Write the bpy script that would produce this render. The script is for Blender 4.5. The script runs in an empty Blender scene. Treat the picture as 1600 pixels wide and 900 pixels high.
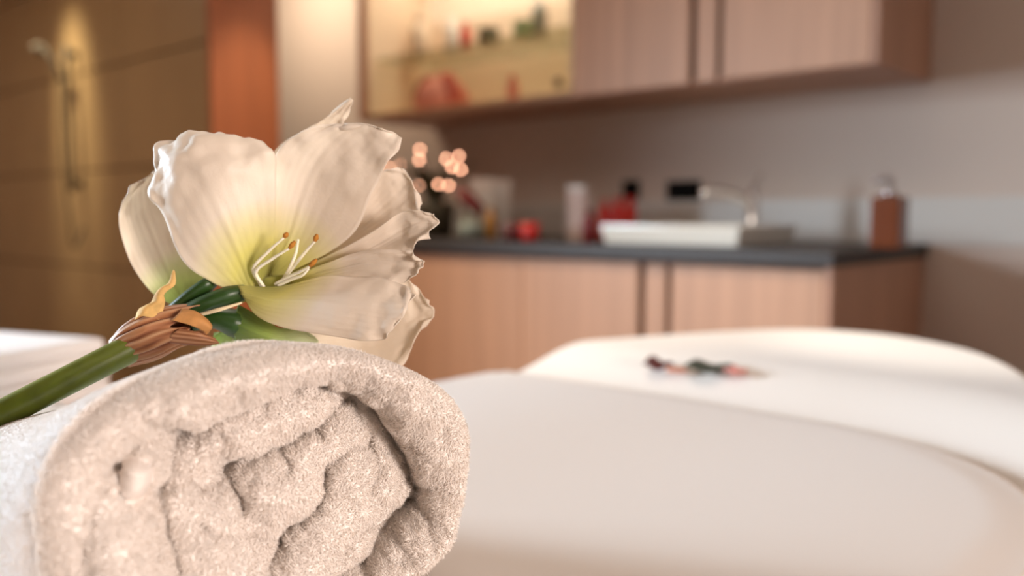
import bpy, bmesh, math, random
import numpy as np
from mathutils import Vector, Matrix, Euler
from mathutils.noise import noise as mnoise

C = bpy.context.scene.collection
SC = bpy.context.scene
RNG = np.random.default_rng(7)
random.seed(7)

# ------------------------------------------------------------------ camera, world, light, exposure
F = 1387.0                       # focal length in pixels of a 1600 px wide frame
YAW, PITCH, CAM_Z = math.radians(42.1), math.radians(4.74), 1.02
cam_data = bpy.data.cameras.new('camera')
cam = bpy.data.objects.new('camera', cam_data); C.objects.link(cam)
cam_data.sensor_width = 36.0
cam_data.lens = F / 1600 * 36
cam_data.clip_start = 0.02
cam.location = (0, 0, CAM_Z)
cam.rotation_euler = (math.pi / 2 - PITCH, 0, YAW)
cam_data.dof.use_dof = True
cam_data.dof.focus_distance = 0.622
cam_data.dof.aperture_fstop = cam_data.lens / 13.0
cam_data.dof.aperture_blades = 8
SC.camera = cam
ROT = np.array(Euler(cam.rotation_euler).to_matrix())
CAM = np.array([0, 0, CAM_Z])

world = bpy.data.worlds.new('world'); SC.world = world
world.use_nodes = True
world.node_tree.nodes['Background'].inputs[0].default_value = (0.9, 0.75, 0.6, 1)
world.node_tree.nodes['Background'].inputs[1].default_value = 0.05
SC.view_settings.view_transform = 'Standard'
SC.view_settings.look = 'None'
SC.view_settings.exposure = 0.0
SC.view_settings.gamma = 1.0
SC.view_settings.use_curve_mapping = False


def area(name, loc, target, size, power, col, size_y=None):
    l = bpy.data.lights.new(name, 'AREA'); l.energy = power; l.color = col; l.size = size
    if size_y: l.shape = 'RECTANGLE'; l.size_y = size_y
    o = bpy.data.objects.new(name, l); C.objects.link(o); o.location = loc
    o.rotation_euler = (Vector(target) - Vector(loc)).to_track_quat('-Z', 'Y').to_euler()
    return o


def spot(name, loc, target, angle, power, col, blend=0.6, radius=0.03):
    l = bpy.data.lights.new(name, 'SPOT'); l.energy = power; l.color = col
    l.spot_size = math.radians(angle); l.spot_blend = blend; l.shadow_soft_size = radius
    o = bpy.data.objects.new(name, l); C.objects.link(o); o.location = loc
    o.rotation_euler = (Vector(target) - Vector(loc)).to_track_quat('-Z', 'Y').to_euler()
    return o


# daylight from the window in the wall behind and to the left of the camera
area('window_light', (-4.4, -1.9, 1.6), (-0.7, 0.4, 0.9), 1.5, 96, (0.74, 0.87, 1.0), 1.3).data.spread = math.radians(60)
# added warm fill spot from the right for towel and flower; no lamp there
spot('warm_fill_light', (2.0, 0.25, 1.18), (-0.46, 0.38, 0.88), 46, 280, (1.0, 0.85, 0.77), 0.8, 0.28)
# added warm fill lights below the ceiling, without any fittings
area('ceiling_fill_light', (0.3, -0.1, 2.56), (0.3, -0.1, 0), 1.2, 4, (1.0, 0.90, 0.80), 1.0)
area('ceiling_fill_light', (-1.5, 1.0, 2.56), (-1.5, 1.0, 0), 1.6, 11, (1.0, 0.88, 0.76), 0.6)
area('ceiling_fill_light', (-4.7, 0.5, 2.56), (-4.7, 0.5, 0), 1.4, 17, (1.0, 0.82, 0.64), 0.8)
# halogen downlights, with two added fills among them
spot('down_spot', (-0.45, 1.74, 2.56), (-0.45, 1.68, 0.8), 26, 85, (1.0, 0.95, 0.86), 0.9)
spot('down_spot', (-4.93, 1.45, 2.57), (-4.95, 2.0, 1.62), 48, 160, (1.0, 0.90, 0.64), 1.0, 0.12).scale = (0.72, 1, 1)
area('ceiling_fill_light', (-4.1, 2.48, 2.5), (-4.1, 3.07, 1.3), 0.7, 15, (1.0, 0.82, 0.62), 0.3)  # added fill that brightens the beige wall; no panel hangs there
spot('down_spot', (-3.0, 2.15, 2.57), (-3.52, 2.16, 1.2), 34, 55, (1.0, 0.85, 0.66), 0.8)  # added to brighten the orange wood casing, not a seen fitting
spot('down_spot', (-2.75, 1.50, 2.57), (-2.8, 1.95, 0.0), 66, 135, (1.0, 0.80, 0.55), 0.8)
spot('down_spot', (-1.50, 1.50, 2.57), (-1.5, 1.95, 0.0), 66, 105, (1.0, 0.84, 0.64), 0.8)
SC.cycles.max_bounces = 14
SC.cycles.diffuse_bounces = 8
SC.cycles.transparent_max_bounces = 16


# ------------------------------------------------------------------ helpers
def P(px, py, a):
    """a point seen at pixel (px, py) of the photo's frame, a metres along the optical axis"""
    v = np.array([(px - 800) / F * a, -(py - 450) / F * a, -a])
    return ROT @ v + CAM


def PN(q):
    """the same for an (n, 3) array of (px, py, a)"""
    q = np.asarray(q, float)
    v = np.stack([(q[:, 0] - 800) / F * q[:, 2], -(q[:, 1] - 450) / F * q[:, 2], -q[:, 2]], 1)
    return v @ ROT.T + CAM


def onY(px, py, Y):
    d = P(px, py, 1.0) - CAM
    return CAM + d * (Y / d[1])


def onZ(px, py, Z):
    d = P(px, py, 1.0) - CAM
    return CAM + d * ((Z - CAM_Z) / d[2])


def project(p):
    v = (np.asarray(p) - CAM) @ ROT
    return 800 + F * v[:, 0] / -v[:, 2], 450 - F * v[:, 1] / -v[:, 2]


def LA(lat, ax, z):
    """horizontal camera-aligned coordinates (metres to the right, metres ahead, height)"""
    s, c = math.sin(YAW), math.cos(YAW)
    return np.stack([lat * c - ax * s, lat * s + ax * c, np.broadcast_to(z, np.shape(lat))], -1)


def lin(r, g, b):
    f = lambda c: (c / 255 / 12.92) if c / 255 <= 0.04045 else ((c / 255 + 0.055) / 1.055) ** 2.4
    return (f(r), f(g), f(b), 1)


def link(name, me, mat=None, parent=None):
    o = bpy.data.objects.new(name, me); C.objects.link(o)
    if mat is not None and not me.materials: me.materials.append(mat)
    if parent is not None: o.parent = parent
    return o


def mesh_np(name, v, f, mat, parent=None, smooth=True, tint=None):
    me = bpy.data.meshes.new(name)
    v = np.asarray(v, np.float32); f = np.asarray(f, np.int32); k = f.shape[1]
    me.vertices.add(len(v)); me.vertices.foreach_set('co', v.ravel())
    me.loops.add(f.size); me.loops.foreach_set('vertex_index', f.ravel())
    me.polygons.add(len(f))
    me.polygons.foreach_set('loop_start', np.arange(0, f.size, k, dtype=np.int32))
    me.polygons.foreach_set('use_smooth', np.full(len(f), smooth))
    me.update(calc_edges=True); me.validate()
    if tint is not None:
        a = me.attributes.new('tint', 'FLOAT', 'POINT'); a.data.foreach_set('value', np.asarray(tint, np.float32))
    return link(name, me, mat, parent)


def grid_faces(n, m, wrap=False):
    i, j = np.meshgrid(np.arange(n - 1), np.arange(m if wrap else m - 1), indexing='ij')
    j2 = (j + 1) % m
    return np.stack([i * m + j, (i + 1) * m + j, (i + 1) * m + j2, i * m + j2], -1).reshape(-1, 4)


def box(bm, x0, x1, y0, y1, z0, z1):
    r = bmesh.ops.create_cube(bm, size=1)
    for v in r['verts']:
        v.co = Vector((x0 + (v.co.x + .5) * (x1 - x0), y0 + (v.co.y + .5) * (y1 - y0), z0 + (v.co.z + .5) * (z1 - z0)))
    return r['verts']


def finish(name, bm, mat, parent=None, smooth=False, bevel=0, seg=2):
    if bevel: bmesh.ops.bevel(bm, geom=bm.edges[:], offset=bevel, segments=seg, affect='EDGES', profile=.6)
    bmesh.ops.recalc_face_normals(bm, faces=bm.faces[:])
    me = bpy.data.meshes.new(name); bm.to_mesh(me); bm.free()
    for p in me.polygons: p.use_smooth = smooth
    return link(name, me, mat, parent)


def block(name, x0, x1, y0, y1, z0, z1, mat, parent=None, bevel=0.002):
    bm = bmesh.new(); box(bm, x0, x1, y0, y1, z0, z1)
    return finish(name, bm, mat, parent, bevel=bevel)


def lathe(name, prof, mat, parent=None, n=32, loc=(0, 0, 0)):
    """prof = [(radius, z), ...]; a closed turned shape"""
    v = []
    for r, z in prof:
        for k in range(n):
            a = 2 * math.pi * k / n
            v.append((loc[0] + r * math.cos(a), loc[1] + r * math.sin(a), loc[2] + z))
    f = grid_faces(len(prof), n, True).tolist()
    f = [tuple(reversed(q)) for q in f]
    v.append((loc[0], loc[1], loc[2] + prof[0][1])); v.append((loc[0], loc[1], loc[2] + prof[-1][1]))
    b, t, L = len(v) - 2, len(v) - 1, (len(prof) - 1) * n
    for k in range(n):
        f.append((b, (k + 1) % n, k)); f.append((t, L + k, L + (k + 1) % n))
    me = bpy.data.meshes.new(name); me.from_pydata([tuple(map(float, q)) for q in v], [], f); me.update()
    bm = bmesh.new(); bm.from_mesh(me); bmesh.ops.remove_doubles(bm, verts=bm.verts[:], dist=1e-6)
    bmesh.ops.recalc_face_normals(bm, faces=bm.faces[:])
    for fa in bm.faces: fa.smooth = True
    bm.to_mesh(me); bm.free()
    return link(name, me, mat, parent)


def catmull(pts, n):
    p = np.asarray(pts, float)
    p = np.concatenate([2 * p[:1] - p[1:2], p, 2 * p[-1:] - p[-2:-1]])
    t = np.linspace(0, len(p) - 3 - 1e-9, n); i = t.astype(int); u = (t - i)
    u = u.reshape((-1,) + (1,) * (p.ndim - 1))
    a, b, c, d = p[i], p[i + 1], p[i + 2], p[i + 3]
    return 0.5 * (2 * b + (c - a) * u + (2 * a - 5 * b + 4 * c - d) * u ** 2 + (3 * b - a - 3 * c + d) * u ** 3)


def tube(name, pts, radii, mat, parent=None, n=14, steps=40, ridges=None, tint=None, cap=True):
    path = catmull(pts, steps); rad = np.interp(np.linspace(0, 1, steps), np.linspace(0, 1, len(radii)), radii)
    tan = np.gradient(path, axis=0); tan /= np.linalg.norm(tan, axis=1)[:, None]
    ref = np.array([0.12, 0.31, 0.94]); v = []
    for q, t, r in zip(path, tan, rad):
        s = np.cross(t, ref); s /= np.linalg.norm(s); w = np.cross(s, t); ref = w
        for k in range(n):
            a = 2 * math.pi * k / n
            rr = r * (ridges(a) if ridges else 1)
            v.append(q + rr * (math.cos(a) * s + math.sin(a) * w))
    f = [tuple(q) for q in grid_faces(steps, n, True)]
    if cap:
        f.append(tuple(range(n))); f.append(tuple(reversed(range((steps - 1) * n, steps * n))))
    me = bpy.data.meshes.new(name); me.from_pydata([tuple(map(float, q)) for q in v], [], f); me.update()
    bm = bmesh.new(); bm.from_mesh(me); bmesh.ops.recalc_face_normals(bm, faces=bm.faces[:])
    for fa in bm.faces: fa.smooth = True
    bm.to_mesh(me); bm.free()
    return link(name, me, mat, parent)


def tag(o, label, cat, group=None):
    o['label'] = label; o['category'] = cat
    if group: o['group'] = group
    return o


def thing(name, loc, label, cat, group=None):
    o = bpy.data.objects.new(name, None); C.objects.link(o); o.location = [float(c) for c in loc]
    o.empty_display_size = 0.05
    return tag(o, label, cat, group)


def keep(parent, *kids):
    """parent parts that were built in world coordinates to a thing standing somewhere"""
    m = Matrix.Translation(Vector(parent.location)).inverted()
    for k in kids:
        k.parent = parent; k.matrix_parent_inverse = m


def structure(o):
    o['kind'] = 'structure'; return o


# ------------------------------------------------------------------ materials
def mat(name, col, rough=0.6, metal=0.0, spec=0.5, sheen=0.0, emit=None, bump=None, vary=None, sss=None, trans=0, coat=0):
    m = bpy.data.materials.new(name); m.use_nodes = True
    nt = m.node_tree; b = nt.nodes['Principled BSDF']
    b.inputs['Base Color'].default_value = col; b.inputs['Roughness'].default_value = rough
    b.inputs['Metallic'].default_value = metal; b.inputs['Specular IOR Level'].default_value = spec
    b.inputs['Sheen Weight'].default_value = sheen
    b.inputs['Coat Weight'].default_value = coat
    b.inputs['Transmission Weight'].default_value = trans
    if emit: b.inputs['Emission Color'].default_value = emit[0]; b.inputs['Emission Strength'].default_value = emit[1]
    if sss: b.inputs['Subsurface Weight'].default_value = sss[0]; b.inputs['Subsurface Radius'].default_value = sss[1]; b.inputs['Subsurface Scale'].default_value = sss[2]
    tc = nt.nodes.new('ShaderNodeTexCoord')
    if vary:            # (amount, scale xyz) : low-contrast mottling or grain of the surface colour
        amount, sc = vary
        mp = nt.nodes.new('ShaderNodeMapping'); mp.inputs['Scale'].default_value = sc
        nz = nt.nodes.new('ShaderNodeTexNoise'); nz.inputs['Scale'].default_value = 1; nz.inputs['Detail'].default_value = 4
        nt.links.new(tc.outputs['Object'], mp.inputs[0]); nt.links.new(mp.outputs[0], nz.inputs['Vector'])
        cr = nt.nodes.new('ShaderNodeValToRGB')
        cr.color_ramp.elements[0].position = 0.3; cr.color_ramp.elements[1].position = 0.7
        cr.color_ramp.elements[0].color = tuple(c * (1 - amount) for c in col[:3]) + (1,)
        cr.color_ramp.elements[1].color = tuple(min(1, c * (1 + amount)) for c in col[:3]) + (1,)
        nt.links.new(nz.outputs['Fac'], cr.inputs[0]); nt.links.new(cr.outputs[0], b.inputs['Base Color'])
    if bump:            # (scale, strength, distance)
        nz = nt.nodes.new('ShaderNodeTexNoise'); nz.inputs['Scale'].default_value = bump[0]; nz.inputs['Detail'].default_value = 6
        nt.links.new(tc.outputs['Object'], nz.inputs['Vector'])
        bp = nt.nodes.new('ShaderNodeBump'); bp.inputs['Strength'].default_value = bump[1]; bp.inputs['Distance'].default_value = bump[2]
        nt.links.new(nz.outputs['Fac'], bp.inputs['Height']); nt.links.new(bp.outputs[0], b.inputs['Normal'])
    return m


def petal_mat(name, col, base, throat, translucent=0.35):
    """white tepal, green towards its foot by the attribute 'tint', fine veins"""
    m = bpy.data.materials.new(name); m.use_nodes = True; nt = m.node_tree; nt.nodes.clear()
    out = nt.nodes.new('ShaderNodeOutputMaterial'); N = nt.nodes.new; L = nt.links.new
    at = N('ShaderNodeAttribute'); at.attribute_name = 'tint'
    cr = N('ShaderNodeValToRGB')
    cr.color_ramp.elements[0].position = 0.0; cr.color_ramp.elements[0].color = col
    e = cr.color_ramp.elements.new(0.55); e.color = base
    cr.color_ramp.elements[-1].position = 1.0; cr.color_ramp.elements[-1].color = throat
    L(at.outputs['Fac'], cr.inputs[0])
    d = N('ShaderNodeBsdfPrincipled'); d.inputs['Roughness'].default_value = 0.42
    d.inputs['Specular IOR Level'].default_value = 0.35; d.inputs['Sheen Weight'].default_value = 0.15
    t = N('ShaderNodeBsdfTranslucent'); mx = N('ShaderNodeMixShader'); mx.inputs[0].default_value = translucent
    tc = N('ShaderNodeTexCoord'); nz = N('ShaderNodeTexNoise'); nz.inputs['Scale'].default_value = 420; nz.inputs['Detail'].default_value = 4
    L(tc.outputs['Object'], nz.inputs['Vector'])
    bp = N('ShaderNodeBump'); bp.inputs['Strength'].default_value = 0.25; bp.inputs['Distance'].default_value = 0.0008
    L(nz.outputs['Fac'], bp.inputs['Height']); L(bp.outputs[0], d.inputs['Normal'])
    L(cr.outputs[0], d.inputs['Base Color']); L(cr.outputs[0], t.inputs['Color'])
    L(d.outputs[0], mx.inputs[1]); L(t.outputs[0], mx.inputs[2]); L(mx.outputs[0], out.inputs[0])
    return m


def glass_mat(name, tint=(0.95, 0.97, 0.95, 1)):
    m = bpy.data.materials.new(name); m.use_nodes = True; nt = m.node_tree; nt.nodes.clear()
    N = nt.nodes.new; L = nt.links.new
    out = N('ShaderNodeOutputMaterial'); tr = N('ShaderNodeBsdfTransparent'); tr.inputs[0].default_value = tint
    gl = N('ShaderNodeBsdfGlossy'); gl.inputs['Roughness'].default_value = 0.03
    lw = N('ShaderNodeLayerWeight'); lw.inputs[0].default_value = .5
    fr = N('ShaderNodeMath'); fr.operation = 'POWER'; fr.inputs[1].default_value = 5; L(lw.outputs['Facing'], fr.inputs[0])
    ad = N('ShaderNodeMath'); ad.operation = 'MULTIPLY_ADD'; ad.inputs[1].default_value = .9; ad.inputs[2].default_value = .03; L(fr.outputs[0], ad.inputs[0]); fr = ad
    mx = N('ShaderNodeMixShader')
    L(fr.outputs[0], mx.inputs[0]); L(tr.outputs[0], mx.inputs[1]); L(gl.outputs[0], mx.inputs[2]); L(mx.outputs[0], out.inputs[0])
    return m


M = {}
M['wall'] = mat('wall_paint', lin(206, 190, 177), 0.9, bump=(180, .1, .002))
M['wall_warm'] = M['wall']
M['ceiling'] = mat('ceiling_paint', lin(235, 228, 220), 0.9)
M['floor'] = mat('floor_boards', lin(130, 95, 68), 0.5, vary=(.2, (3, 30, 3)))
M['tile'] = mat('stone_tile', lin(172, 140, 98), 0.45, vary=(.07, (3, 3, 2)))
M['grout'] = mat('grout', lin(98, 74, 50), 0.9)
M['jamb'] = mat('orange_wood', lin(170, 98, 60), 0.5, vary=(.10, (40, 40, 1.5)))
M['oak'] = mat('pale_oak_laminate', lin(194, 150, 121), 0.5, vary=(.10, (26, 26, .9)))
M['oak_dark'] = mat('oak_end_panel', lin(182, 138, 113), 0.5, vary=(.10, (26, 26, .9)))
M['gap'] = mat('cabinet_carcass', lin(120, 86, 66), 0.8)
M['inside'] = mat('cabinet_lining', lin(230, 208, 184), 0.6)
M['stone'] = mat('dark_worktop', lin(50, 43, 39), 0.5, vary=(.15, (60, 60, 60)))
M['splash'] = mat('pale_splashback', lin(205, 200, 192), 0.4)
M['ceramic'] = mat('white_ceramic', lin(236, 232, 222), 0.15, coat=.4)
M['chrome'] = mat('chrome', (0.75, 0.75, 0.75, 1), 0.12, metal=1)
M['steel'] = mat('dark_bronze_fitting', lin(78, 66, 50), 0.6, metal=.3)
M['black'] = mat('black_plastic', lin(14, 13, 12), 0.8, spec=.15)
M['dark_knob'] = mat('dark_bronze', lin(58, 34, 24), 0.35, metal=.4)
M['glass'] = glass_mat('clear_glass')
M['green_glass'] = glass_mat('shelf_glass', (0.84, 0.86, 0.78, 1))
M['sheet'] = mat('white_cotton_sheet', lin(226, 217, 207), 0.85, sheen=.2, bump=(900, .15, .0006))
M['cover'] = mat('white_cotton_cover', lin(211, 200, 190), 0.85, sheen=.2, bump=(900, .15, .0006))
M['towel'] = mat('white_terry', lin(248, 242, 237), 0.95, sheen=.3, bump=(700, .5, .002))
M['pile'] = mat('white_terry_loop', lin(250, 245, 240), 0.95, sheen=.2)
M['pile'].node_tree.nodes['Principled BSDF'].inputs['Subsurface Weight'].default_value = 0
def add_translucent(m, f, col):
    nt = m.node_tree; out = nt.nodes['Material Output']; b = nt.nodes['Principled BSDF']
    t = nt.nodes.new('ShaderNodeBsdfTranslucent'); t.inputs[0].default_value = col
    x = nt.nodes.new('ShaderNodeMixShader'); x.inputs[0].default_value = f
    nt.links.new(b.outputs[0], x.inputs[1]); nt.links.new(t.outputs[0], x.inputs[2]); nt.links.new(x.outputs[0], out.inputs[0])
add_translucent(M['pile'], .30, lin(250, 245, 240))
M['hem'] = mat('white_woven_hem', lin(232, 222, 214), 0.9, bump=(1500, .3, .0006))
M['petal'] = petal_mat('white_tepal', lin(240, 229, 214), lin(222, 214, 128), lin(118, 124, 8))
M['petal_back'] = petal_mat('white_tepal_back', lin(238, 226, 209), lin(214, 226, 160), lin(120, 160, 50), .4)
M['tepal_green'] = petal_mat('green_tepal', lin(216, 224, 184), lin(160, 182, 96), lin(62, 94, 28), .2)
M['filament'] = mat('white_filament', lin(250, 244, 222), 0.5, sss=(.3, (.01, .01, .005), .1))
M['anther'] = mat('ochre_anther', lin(186, 122, 40), 0.8, bump=(1500, .6, .001))
M['stem'] = mat('green_stem', lin(104, 116, 28), 0.4, vary=(.18, (60, 60, 60)))
M['tube'] = mat('dark_green_tube', lin(38, 66, 20), 0.4, vary=(.2, (80, 80, 80)))
M['spathe'] = petal_mat('papery_brown_spathe', lin(204, 158, 118), lin(176, 118, 78), lin(120, 66, 40), .15)
M['spathe_pale'] = mat('papery_tan_spathe', lin(214, 172, 104), 0.75, vary=(.2, (120, 120, 120)))
M['leather'] = mat('beige_vinyl', lin(190, 175, 160), 0.5)
M['beech'] = mat('beech_leg', lin(190, 140, 95), 0.5, vary=(.1, (30, 30, 2)))

# ------------------------------------------------------------------ room shell
CX0, CX1 = -3.30, -0.949          # cabinets along the back wall
WALL_Y = 3.07
R = M['wall']
structure(block('floor', -6.6, 2.2, -2.1, 3.2, -.1, 0, M['floor'], bevel=0))
structure(block('ceiling', -6.6, 2.2, -2.1, 3.2, 2.6, 2.7, M['ceiling'], bevel=0))
structure(block('wall_back', -6.6, 2.2, WALL_Y, WALL_Y + .13, 0, 2.6, R, bevel=0))
structure(block('wall_right', 2.1, 2.2, -2, WALL_Y, 0, 2.6, R, bevel=0))
structure(block('wall_left', -6.6, -6.5, -2, WALL_Y, 0, 2.6, R, bevel=0))
structure(block('wall_front', -6.6, 2.2, -2.1, -2.0, 0, 2.6, R, bevel=0))
# tiled partition running in from the left, its end cased in orange wood
PX, PY0, PY1 = -3.52, 2.0, 2.31
part = structure(block('wall_inner', -6.5, PX - .03, PY0 + .012, PY1, 0, 2.6, M['grout'], bevel=0))
tile_me = None
rows_z = [0.0, .235, .74, 1.25, 1.76, 2.27, 2.6]
cols_x = [-6.5, -6.2, -5.3, -4.40, PX - .03]
for z0, z1 in zip(rows_z, rows_z[1:]):
    for x0, x1 in zip(cols_x, cols_x[1:]):
        dy = random.uniform(0, .0015)
        block('tile', x0 + .004, x1 - .004, PY0 - .002 + dy, PY0 + .013, z0 + .005, z1 - .005, M['tile'], part, bevel=.002)
structure(block('trim_1', PX - .03, PX, PY0 - .012, PY1 + .012, 0, 2.6, M['jamb'], bevel=.004))

# ------------------------------------------------------------------ shower rail on the tiles
sp = onY(106, 100, PY0 - .05)
rail = thing('shower_rail', (sp[0], PY0, 1.1), 'slim steel shower rail with hand shower fixed on the tiled wall', 'shower')
zt, zb = 1.90, 1.14
yr = PY0 - .055
keep(rail, tube('rail', [(sp[0], yr, zb), (sp[0], yr, (zb + zt) / 2), (sp[0], yr, zt)], [.013, .013], M['steel'], steps=8))
for z in (zb + .04, zt - .04):
    keep(rail, tube('bracket', [(sp[0], PY0 - .003, z), (sp[0], PY0 - .03, z), (sp[0], yr, z)], [.02, .014], M['steel'], steps=6))
hs = tube('hand_shower', [(sp[0], yr - .03, 1.72), (sp[0] - .03, yr - .06, 1.82), (sp[0] - .09, yr - .09, 1.90)], [.012, .014, .018], M['steel'], steps=12)
hd = tube('shower_head', [(sp[0] - .085, yr - .085, 1.905), (sp[0] - .098, yr - .10, 1.885), (sp[0] - .108, yr - .112, 1.87)], [.016, .034, .036], M['steel'], steps=8)
keep(rail, hs, hd)
keep(rail, tube('hose', [(sp[0], yr - .03, 1.72), (sp[0] + .03, yr - .05, 1.4), (sp[0] + .06, yr - .04, 1.0), (sp[0] + .02, yr - .01, .85), (sp[0], PY0, .95)], [.007, .007], M['steel'], n=8))

# ------------------------------------------------------------------ base cabinet and worktop
BY, BT = 2.32, .88                # front plane of the doors, top of the carcass
SX0, SX1 = -1.553, -1.455         # the filler between the doors
WT = .922
bc = thing('base_cabinet', ((CX0 + CX1) / 2, 2.7, 0), 'pale oak base cabinet with flat doors beneath the dark worktop', 'cabinet')
keep(bc, block('carcass', CX0 + .02, CX1 - .02, BY + .03, WALL_Y - .002, .1, BT, M['gap']))
keep(bc, block('end_panel', CX1 - .02, CX1, BY + .002, WALL_Y - .002, .0, BT, M['oak_dark']))
keep(bc, block('plinth', CX0 + .02, CX1 - .03, BY + .07, BY + .09, 0, .1, M['gap']))
for x0, x1 in ((CX0, -2.665), (-2.661, -2.052), (-2.048, SX0 - .012), (SX1 + .012, CX1 - .022)):
    d = block('door', x0, x1, BY, BY + .02, .11, BT - .012, M['oak']); keep(bc, d)
keep(bc, block('filler_strip', SX0 + .012, SX1 - .012, BY + .004, BY + .02, .11, BT - .012, M['oak']))
tag(block('worktop', CX0 - .01, CX1 + .012, BY - .02, WALL_Y - .003, BT + .001, WT, M['stone'], bevel=.003),
    'long dark grey worktop lying on the pale oak base cabinet', 'worktop')
structure(block('trim_2', CX0 - .01, 2.1, WALL_Y - .012, WALL_Y - .001, WT + .002, 1.075, M['splash']))

# ------------------------------------------------------------------ wall cabinets
UY, UZ0, UZ1 = 2.62, 1.448, 2.30
GX1 = -2.055                      # the lit glass-fronted unit reaches this far
gc = thing('display_cabinet', ((CX0 + GX1) / 2, 2.9, UZ0), 'lit glass-fronted wall cabinet holding small bottles and jars', 'cabinet')
keep(gc, block('bottom_panel', CX0, GX1, UY, WALL_Y - .002, UZ0, UZ0 + .025, M['oak_dark']))
keep(gc, block('top_panel', CX0, GX1, UY, WALL_Y - .002, UZ1 - .025, UZ1, M['oak_dark']))
keep(gc, block('side_panel', CX0, CX0 + .022, UY, WALL_Y - .002, UZ0 + .025, UZ1 - .025, M['oak_dark']))
keep(gc, block('side_panel', GX1 - .022, GX1 - .001, UY, WALL_Y - .002, UZ0 + .025, UZ1 - .025, M['inside']))
keep(gc, block('back_panel', CX0 + .022, GX1 - .022, WALL_Y - .015, WALL_Y - .003, UZ0 + .025, UZ1 - .025, M['inside']))
keep(gc, block('liner', CX0 + .022, CX0 + .026, UY + .02, WALL_Y - .016, UZ0 + .026, UZ1 - .026, M['inside'], bevel=0))
keep(gc, block('base_liner', CX0 + .027, GX1 - .023, UY + .02, WALL_Y - .016, UZ0 + .0255, UZ0 + .030, M['inside'], bevel=0))
SHZ = 1.725
keep(gc, block('glass_shelf', CX0 + .027, GX1 - .023, UY + .06, WALL_Y - .017, SHZ, SHZ + .010, M['green_glass'], bevel=.001))
gd = block('glass_door', CX0 + .001, GX1 - .001, UY - .010, UY - .004, UZ0 + .002, UZ1 - .002, M['glass'], bevel=.001); keep(gc, gd)
fs = block('door_stile', CX0 - .001, CX0 + .045, UY - .022, UY - .0102, UZ0 + .002, UZ1 - .002, M['oak_dark']); fs.parent = gd
kp = (GX1 - .05, UY - .011, 1.505)
kn = lathe('knob', [(.004, 0), (.006, .004), (.006, .014), (.016, .018), (.019, .026), (.015, .033), (.004, .036)], M['dark_knob'], n=20)
kn.rotation_euler = (math.pi / 2, 0, 0); kn.location = kp
kn.parent = gd
# the strip lamp under the top panel
lamp = block('strip_lamp', CX0 + .15, GX1 - .15, 2.80, 2.83, UZ1 - .036, UZ1 - .027, mat('warm_strip', (1, .8, .5, 1), emit=((1, .78, .46, 1), 4)), bevel=.002)
keep(gc, lamp)
area('cabinet_strip_light', ((CX0 + GX1) / 2, 2.80, UZ1 - .05), ((CX0 + GX1) / 2, 2.84, 1.5), 1.0, 6.0, (1.0, .85, .69), .05)

wc = thing('wall_cabinet', ((GX1 + CX1) / 2, 2.9, UZ0), 'pale oak wall cabinet with two plain doors and a darker end panel', 'cabinet')
keep(wc, block('carcass', GX1 + .001, CX1 - .022, UY + .024, WALL_Y - .002, UZ0 + .02, UZ1 - .002, M['gap']))
keep(wc, block('bottom_panel', GX1 + .001, CX1 - .022, UY + .002, WALL_Y - .002, UZ0, UZ0 + .018, M['oak_dark']))
keep(wc, block('end_panel', CX1 - .02, CX1, UY - .02, WALL_Y - .002, UZ0, UZ1, M['oak_dark']))
for x0, x1 in ((GX1 + .003, SX0 - .012), (SX1 + .012, CX1 - .024)):
    keep(wc, block('door', x0, x1, UY - .018, UY, UZ0 + .004, UZ1, M['oak']))
keep(wc, block('filler_strip', SX0 + .012, SX1 - .012, UY - .012, UY, UZ0 + .004, UZ1, M['oak']))

# ------------------------------------------------------------------ things behind the cabinet glass
def cm(name, col, rough=.35, **k): return mat(name, col, rough, **k)
M['red'] = cm('red_plastic', lin(224, 60, 50)); M['dred'] = cm('dark_red', lin(110, 18, 20)); M['pink'] = cm('pink', lin(222, 138, 124), .6)
M['white'] = cm('white_plastic', lin(238, 234, 226)); M['jade'] = cm('jade_jar', lin(150, 168, 122)); M['olive'] = cm('olive_jar', lin(104, 98, 72))
M['grey'] = cm('grey_jar', lin(150, 150, 138)); M['amber'] = cm('amber_bottle', lin(112, 52, 12), .25, coat=.3); M['gold'] = cm('gold', lin(196, 140, 70), .4, metal=.3)
M['smoke'] = cm('smoky_pot', lin(58, 50, 34), .5)


def bottle(loc, r, h, body, cap, label, neck=.45, group=None, name='bottle'):
    t = thing(name, loc, label, 'bottle', group)
    lathe('body', [(r * .9, 0), (r, .004), (r, h * .68), (r * .9, h * .74), (r * neck, h * .80), (r * neck, h * .84)], body, t, 24)
    lathe('cap', [(r * neck * 1.15, h * .842), (r * neck * 1.15, h * .99), (r * neck * .95, h)], cap, t, 20)
    return t


def jar(loc, r, h, body, cap, label, group=None):
    t = thing('jar', loc, label, 'jar', group)
    lathe('body', [(r * .92, 0), (r, .005), (r, h * .72), (r * .94, h * .78)], body, t, 24)
    lathe('lid', [(r * 1.02, h * .782), (r * 1.02, h * .98), (r * .9, h)], cap, t, 24)
    return t


def at(px, Y, z):
    q = onY(px, 300, Y); return (float(q[0]), Y, z)


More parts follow.
